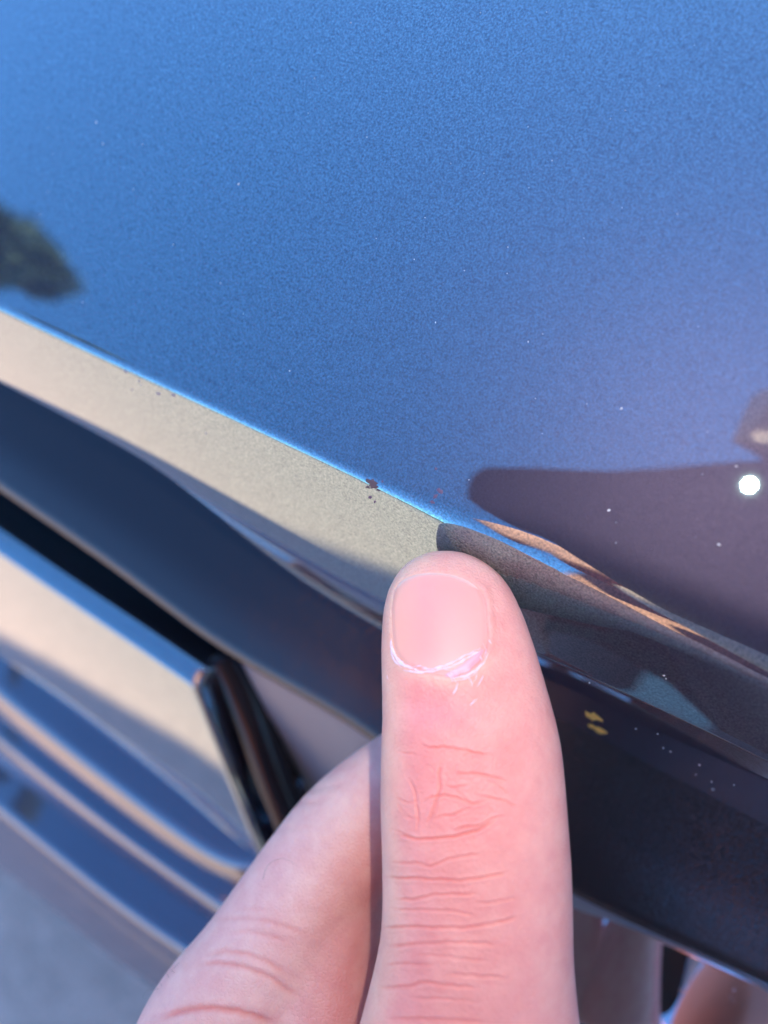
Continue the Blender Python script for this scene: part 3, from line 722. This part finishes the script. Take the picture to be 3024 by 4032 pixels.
joined('sleeve', [wtube('', [shl, shl * .6 + elb * .4 + [-.03, -.03, 0]], [.085, .07], None)], SHIRT); joined('upper_arm', [wtube('', [shl * .6 + elb * .4, elb * .5 + shl * .5 + [-.02, -.03, 0], elb], [.055, .052, .045], None)], simple('arm_skin', (.72, .38, .28), .5))
joined('trousers', [wtube('', [hip + [0, 0, -.14], hip + [-.09, -.02, -.22], [-0.03, -.76, -.35], [-0.03, -.80, -.73]], [.14, .11, .075, .06], None), wtube('', [hip + [0, 0, -.14], hip + [.09, -.02, -.22], [0.20, -.76, -.35], [0.20, -.80, -.73]], [.14, .11, .075, .06], None)], TROUSER)
hc = np.array([0.13, -0.42, 0.78])
hd = joined('head', [wtube('', [neck + [0, -.02, -.03], hc + [0, -.03, -.04]], [.055, .055], None), wtube('', [hc + [0, .075, -.075], hc, hc + [0, -.03, .09]], [.055, .088, .07], None, 1.1), wtube('', [hc + [0, .10, -.04], hc + [0, .085, .01]], [.016, .012], None),
                     wtube('', [hc + [.083, 0, -.02], hc + [.088, -.01, .02]], [.018, .02], None, .5), wtube('', [hc + [-.083, 0, -.02], hc + [-.088, -.01, .02]], [.018, .02], None, .5)], simple('face_skin', (.70, .40, .32), .5))
joined('hair_cap', [wtube('', [hc + [0, .05, .085], hc + [0, -.03, .07], hc + [0, -.08, -.02]], [.06, .088, .06], None, 1.1)], HAIR)
# right hand that holds the phone
rh = [tube_pts(np.array([wd(p) for p in q]), np.linspace(.0075, .009, len(q)), np.linspace(.0075, .009, len(q)), np.array([0.2, 1.0, 0]), 16) for q in
      [[(-62, -75 - 16 * k, 19), (-55, -77 - 16 * k, 21), (-40, -79 - 18 * k, 27), (-15, -84 - 14 * k, 28)] for k in range(4)] + [[(28, 2, 18), (20, 16, 14), (12, 27, 9), (8, 30, 4)]] + [[(-8, -70, 20), (-4, -95, 26), (-10, -120, 28)]]]
rh.append(wtube('', [np.array(wd((28, 0, 19))), np.array(wd((20, -40, 26))), np.array(wd((-10, -80, 30)))], [.008, .011, .02], None))
rh.append(wtube('', [np.array(wd((-18, -84, 30))), np.array(wd((-12, -125, 34))), wr], [.024, .03, .028], None))
joined('holding_hand', rh, simple('palm_skin', (.62, .34, .27), .5)).modifiers['fuse'].voxel_size = 0.004

# ------------------------------------------------------------------ PHONE behind the lens, its lamp lit
ph = empty('phone', wd((-24, -70, 6))); tag(ph, 'dark phone with its small lamp lit, mirrored in the blue bonnet', 'phone')
def phchild(o): o.parent = ph; o.matrix_parent_inverse = Matrix.Translation(-ph.location); return o
PR, PL, PT, PB = 17.0, -70.0, 18.5, -142.0
bm = bmesh.new(); rc = 9.0; ol = []
for (cx_, cy_, a0) in ((PR - rc, PT - rc, 0), (PL + rc, PT - rc, 90), (PL + rc, PB + rc, 180), (PR - rc, PB + rc, 270)):
    for k in range(9):
        a = math.radians(a0 + 90 * k / 8); ol.append((cx_ + rc * math.cos(a), cy_ + rc * math.sin(a)))
for z in (2.2, 10.0):
    for (a, b) in ol: bm.verts.new(wd((a, b, z)))
bm.verts.ensure_lookup_table(); n = len(ol)
bm.faces.new([bm.verts[i] for i in range(n)]); bm.faces.new([bm.verts[n + i] for i in range(n)][::-1])
for i in range(n): bm.faces.new([bm.verts[i], bm.verts[(i + 1) % n], bm.verts[n + (i + 1) % n], bm.verts[n + i]])
bmesh.ops.recalc_face_normals(bm, faces=bm.faces)
phchild(bm_mesh(bm, 'phone_body', PHONEB, smooth=False))
LED = (7.5, 13.4)
bm = bmesh.new(); bmesh.ops.create_circle(bm, cap_ends=True, radius=0.0006, segments=24)
lo = bm_mesh(bm, 'lamp', None, smooth=False); lm, lt, lb = new_mat('lit_lamp'); setp(lb, Base_Color=(1, 1, 1, 1), Emission_Color=(1, .97, .94, 1), Emission_Strength=30.0); lo.data.materials.append(lm)
lo.matrix_world = Matrix.Translation(wd((LED[0], LED[1], 1.9))) @ m3.to_4x4(); 
mw = lo.matrix_world.copy(); lo.parent = ph; lo.matrix_parent_inverse = Matrix.Translation(-ph.location); lo.matrix_world = mw
ld = bpy.data.lights.new('lamp_light', 'AREA'); ld.shape = 'DISK'; ld.size = 0.0020; ld.energy = 0.028; ld.color = (1.0, .92, .83)
ll = bpy.data.objects.new('lamp_light', ld); C.objects.link(ll); ll.matrix_world = Matrix.Translation(wd((LED[0], LED[1], 1.7))) @ m3.to_4x4()

# ------------------------------------------------------------------ chips, specks and smudges on the car
def bv_of(o):
    me = o.data; v = [tuple(cam_of(np.array(o.matrix_world @ p.co))) for p in me.vertices]
    return BVHTree.FromPolygons(v, [tuple(p.vertices) for p in me.polygons])
bpy.context.view_layer.update()
HOODB = bv_of(hood)
def blob(name, bv, px, py, rx, ry, mat, ang=0.0, h=0.05, rough=.45, seed=0, n=16):
    V = []; fs = []; ca, sa = math.cos(ang), math.sin(ang)
    for r in (0.0, .55, 1.0):
        for k in range(n if r else 1):
            t = 2 * math.pi * k / n; q = r * (1 + rough * noise.noise(Vector((math.cos(t) * 1.6 + seed, math.sin(t) * 1.6, seed * .7))))
            a, b = rx * q * math.cos(t), ry * q * math.sin(t); hh = hit(bv, px + a * ca - b * sa, py + a * sa + b * ca)
            if hh[0] is None: return None
            p = np.array(hh[0]); nn_ = np.array(hh[1]); nn_ = nn_ if nn_ @ -p > 0 else -nn_
            V.append(p + nn_ * (h if r < 1 else -.01))
    for k in range(n): fs.append((0, 1 + k, 1 + (k + 1) % n)); fs.append((1 + k, 1 + n + k, 1 + n + (k + 1) % n, 1 + (k + 1) % n))
    return child(link(name, mesh_from(wd_many(V), fs), mat))
SMUDGE = simple('grey_smudge', (.24, .23, .25), .5)
for i, (px, py, rx, ry, an) in enumerate([(1464, 1897, 26, 11, .45), (1470, 1914, 17, 10, 0), (1448, 1918, 9, 6, .3), (1490, 1930, 7, 5, .2)]): blob('paint_chip', HOODB, px, py, rx, ry, CHIP, an, .06, .9, i + 1)
for i, (px, py, rx, ry) in enumerate([(1728, 1931, 14, 12), (1714, 1954, 8, 11), (1702, 1976, 8, 9), (1716, 1845, 6, 5), (1457, 1958, 7, 8), (1475, 1975, 5, 6), (1505, 1895, 6, 4)]): blob('paint_chip', HOODB, px, py, rx, ry, simple('purple_primer', (.10, .06, .11), .5), .6, .04, .9, i + 9)
for i, (px, py, rx, ry) in enumerate([(494, 1462, 12, 7), (548, 1500, 6, 4), (555, 1515, 5, 3), (624, 1550, 12, 6), (684, 1556, 12, 6), (520, 1535, 6, 3), (811, 1707, 3, 7)]): blob('smudge', HOODB, px, py, rx, ry, SMUDGE, .4, .02, .7, i + 20)
for i, (px, py, r) in enumerate([(379, 483, 5), (405, 565, 4), (939, 725, 4), (2447, 1608, 5), (2398, 2009, 7), (2900, 1836, 4), (2830, 2145, 6), (2615, 2660, 6), (2622, 2672, 4), (1140, 1460, 3), (1715, 1270, 3), (2080, 1345, 3)]):
    blob('dust_speck', HOODB, px, py, r * .6, r, DUST, .3 * i, .03, .8, i + 31)
for i, (px, py, r) in enumerate([(2755, 3012, 6), (2802, 3078, 4), (2806, 3108, 5), (2590, 2890, 5), (2503, 2870, 4), (2612, 2945, 4), (2321, 2689, 4), (2640, 2960, 4), (2890, 3090, 4), (2740, 3050, 3)]):
    blob('dust_speck', HOODB, px, py, r, r * .7, DUST, .5, .03, .8, i + 51)
for pl, w_ in [([(2306, 2800), (2320, 2818), (2350, 2826), (2374, 2840)], 11), ([(2316, 2854), (2345, 2869), (2372, 2880), (2390, 2889)], 9)]:
    v, f = ribbon(pl, w_, 0.05, lambda a, b: hit(HOODB, a, b), .05, True, .6)
    child(link('gold_chip', mesh_from(wd_many(v), f), RUST))

# ------------------------------------------------------------------ TREES, mirrored in the paint
def tree(loc_, h, r, seed, label, group):
    rnd = random.Random(seed); root = empty('tree', loc_); tag(root, label, 'tree', group)
    bm = bmesh.new(); prev = None
    for k in range(9):
        z = h * .75 * k / 8; rr = .16 * h / 6 * (1 - .8 * k / 8); ring_ = [bm.verts.new((rr * math.cos(a) + .05 * z * math.sin(seed), rr * math.sin(a), z)) for a in np.linspace(0, 2 * math.pi, 9)[:-1]]
        if prev:
            for i in range(8): bm.faces.new([prev[i], prev[(i + 1) % 8], ring_[(i + 1) % 8], ring_[i]])
        prev = ring_
    o = bm_mesh(bm, 'trunk', BARK); o.parent = root
    bm = bmesh.new(); clumps = [(rnd.gauss(0, .45) * r, rnd.gauss(0, .45) * r, h * .62 + rnd.gauss(0, .15) * h, r * rnd.uniform(.3, .5)) for _ in range(22)]
    for _ in range(5200):
        c = rnd.choice(clumps); d = Vector((rnd.gauss(0, 1), rnd.gauss(0, 1), rnd.gauss(0, 1))).normalized() * c[3] * rnd.random() ** .4
        p = Vector(c[:3]) + d; s_ = rnd.uniform(.06, .13); u_ = Vector((rnd.gauss(0, 1), rnd.gauss(0, 1), rnd.gauss(0, 1))).normalized(); v_ = u_.orthogonal().normalized()
        bm.faces.new([bm.verts.new(p + u_ * s_), bm.verts.new(p + v_ * s_ * .6), bm.verts.new(p - u_ * s_), bm.verts.new(p - v_ * s_ * .6)])
    o = bm_mesh(bm, 'crown', LEAF, smooth=False); o.parent = root; return root
tree((-6.2, -1.36, GROUND), 6.45, 1.2, 3, 'leafy green tree mirrored at the left end of the bonnet', None)

# unseen building added behind the car to shade the bonnet and nearby ground
shade_house = empty('shade_house', (-2.9, 7.2, GROUND)); tag(shade_house, 'unseen pale building added behind the car to shade it', 'shade_house')
hx = Vector((0.91, -0.41, 0)).normalized(); hy = Vector((-hx.y, hx.x, 0))
def hbox(name, a0, a1, b0, b1, z0, z1, mat):
    bm = bmesh.new(); vs = [bm.verts.new(hx * a + hy * b + Vector((0, 0, z))) for z in (z0, z1) for a, b in ((a0, b0), (a1, b0), (a1, b1), (a0, b1))]
    for f in ((3, 2, 1, 0), (4, 5, 6, 7), (0, 1, 5, 4), (1, 2, 6, 5), (2, 3, 7, 6), (3, 0, 4, 7)): bm.faces.new([vs[i] for i in f])
    o = bm_mesh(bm, name, mat, smooth=False); o.parent = shade_house; return o
hbox('wall', -12, 12, 0.35, 9, 0, 4.88, simple('render_wall', (.55, .52, .47), .9))
hbox('roof', -12.5, 12.5, 0.0, 9.4, 4.88, 5.0, simple('roof_sheet', (.12, .11, .11), .8))
for k in range(4): hbox('window', -9 + 5 * k, -7.2 + 5 * k, 0.32, 0.36, 1.0, 2.3, GLASS)
# far row of trees on the horizon, mirrored as the thin dark line along the edge
bm = bmesh.new(); rnd = random.Random(8)
for _ in range(9000):
    a = rnd.uniform(math.pi * .95, math.pi * 2.05); R_ = 60 + rnd.gauss(0, 2.5); hgt = 2.6 + 1.3 * noise.noise(Vector((a * 9, 0, 0))) + 1.0 * noise.noise(Vector((a * 31, 4, 0)))
    p = Vector((R_ * math.cos(a), R_ * math.sin(a), GROUND + hgt * rnd.random() ** .7)); s_ = rnd.uniform(.35, .8)
    u_ = Vector((rnd.gauss(0, 1), rnd.gauss(0, 1), rnd.gauss(0, 1))).normalized(); v_ = u_.orthogonal().normalized()
    bm.faces.new([bm.verts.new(p + u_ * s_), bm.verts.new(p + v_ * s_ * .7), bm.verts.new(p - u_ * s_), bm.verts.new(p - v_ * s_ * .7)])
tag(bm_mesh(bm, 'treeline', LEAF, smooth=False), 'far green treeline on the horizon', 'treeline', kind='stuff')

# fine dust settled on the bonnet: too many to count
rnd = random.Random(21); DV = []; DF = []
for _ in range(60):
    px, py = rnd.uniform(-60, 3080), rnd.uniform(0, 2500); r = rnd.uniform(1.2, 3.4); h = hit(HOODB, px, py)
    if h[0] is None or py > np.interp(px, [0, 3024], [1230, 2600]): continue
    o_ = len(DV)
    for k in range(6):
        a = k * math.pi / 3 + rnd.random(); q = hit(HOODB, px + r * math.cos(a) * rnd.uniform(.6, 1.2), py + r * math.sin(a)); DV.append(np.array(q[0]) + nrm(-np.array(q[0])) * .02)
    DV.append(np.array(h[0]) + nrm(-np.array(h[0])) * .05)
    DF += [(o_ + 6, o_ + k, o_ + (k + 1) % 6) for k in range(6)]
tag(child(link('dust', mesh_from(wd_many(DV), DF), simple('pale_dust', (.30, .31, .34), .8))), kind='stuff')
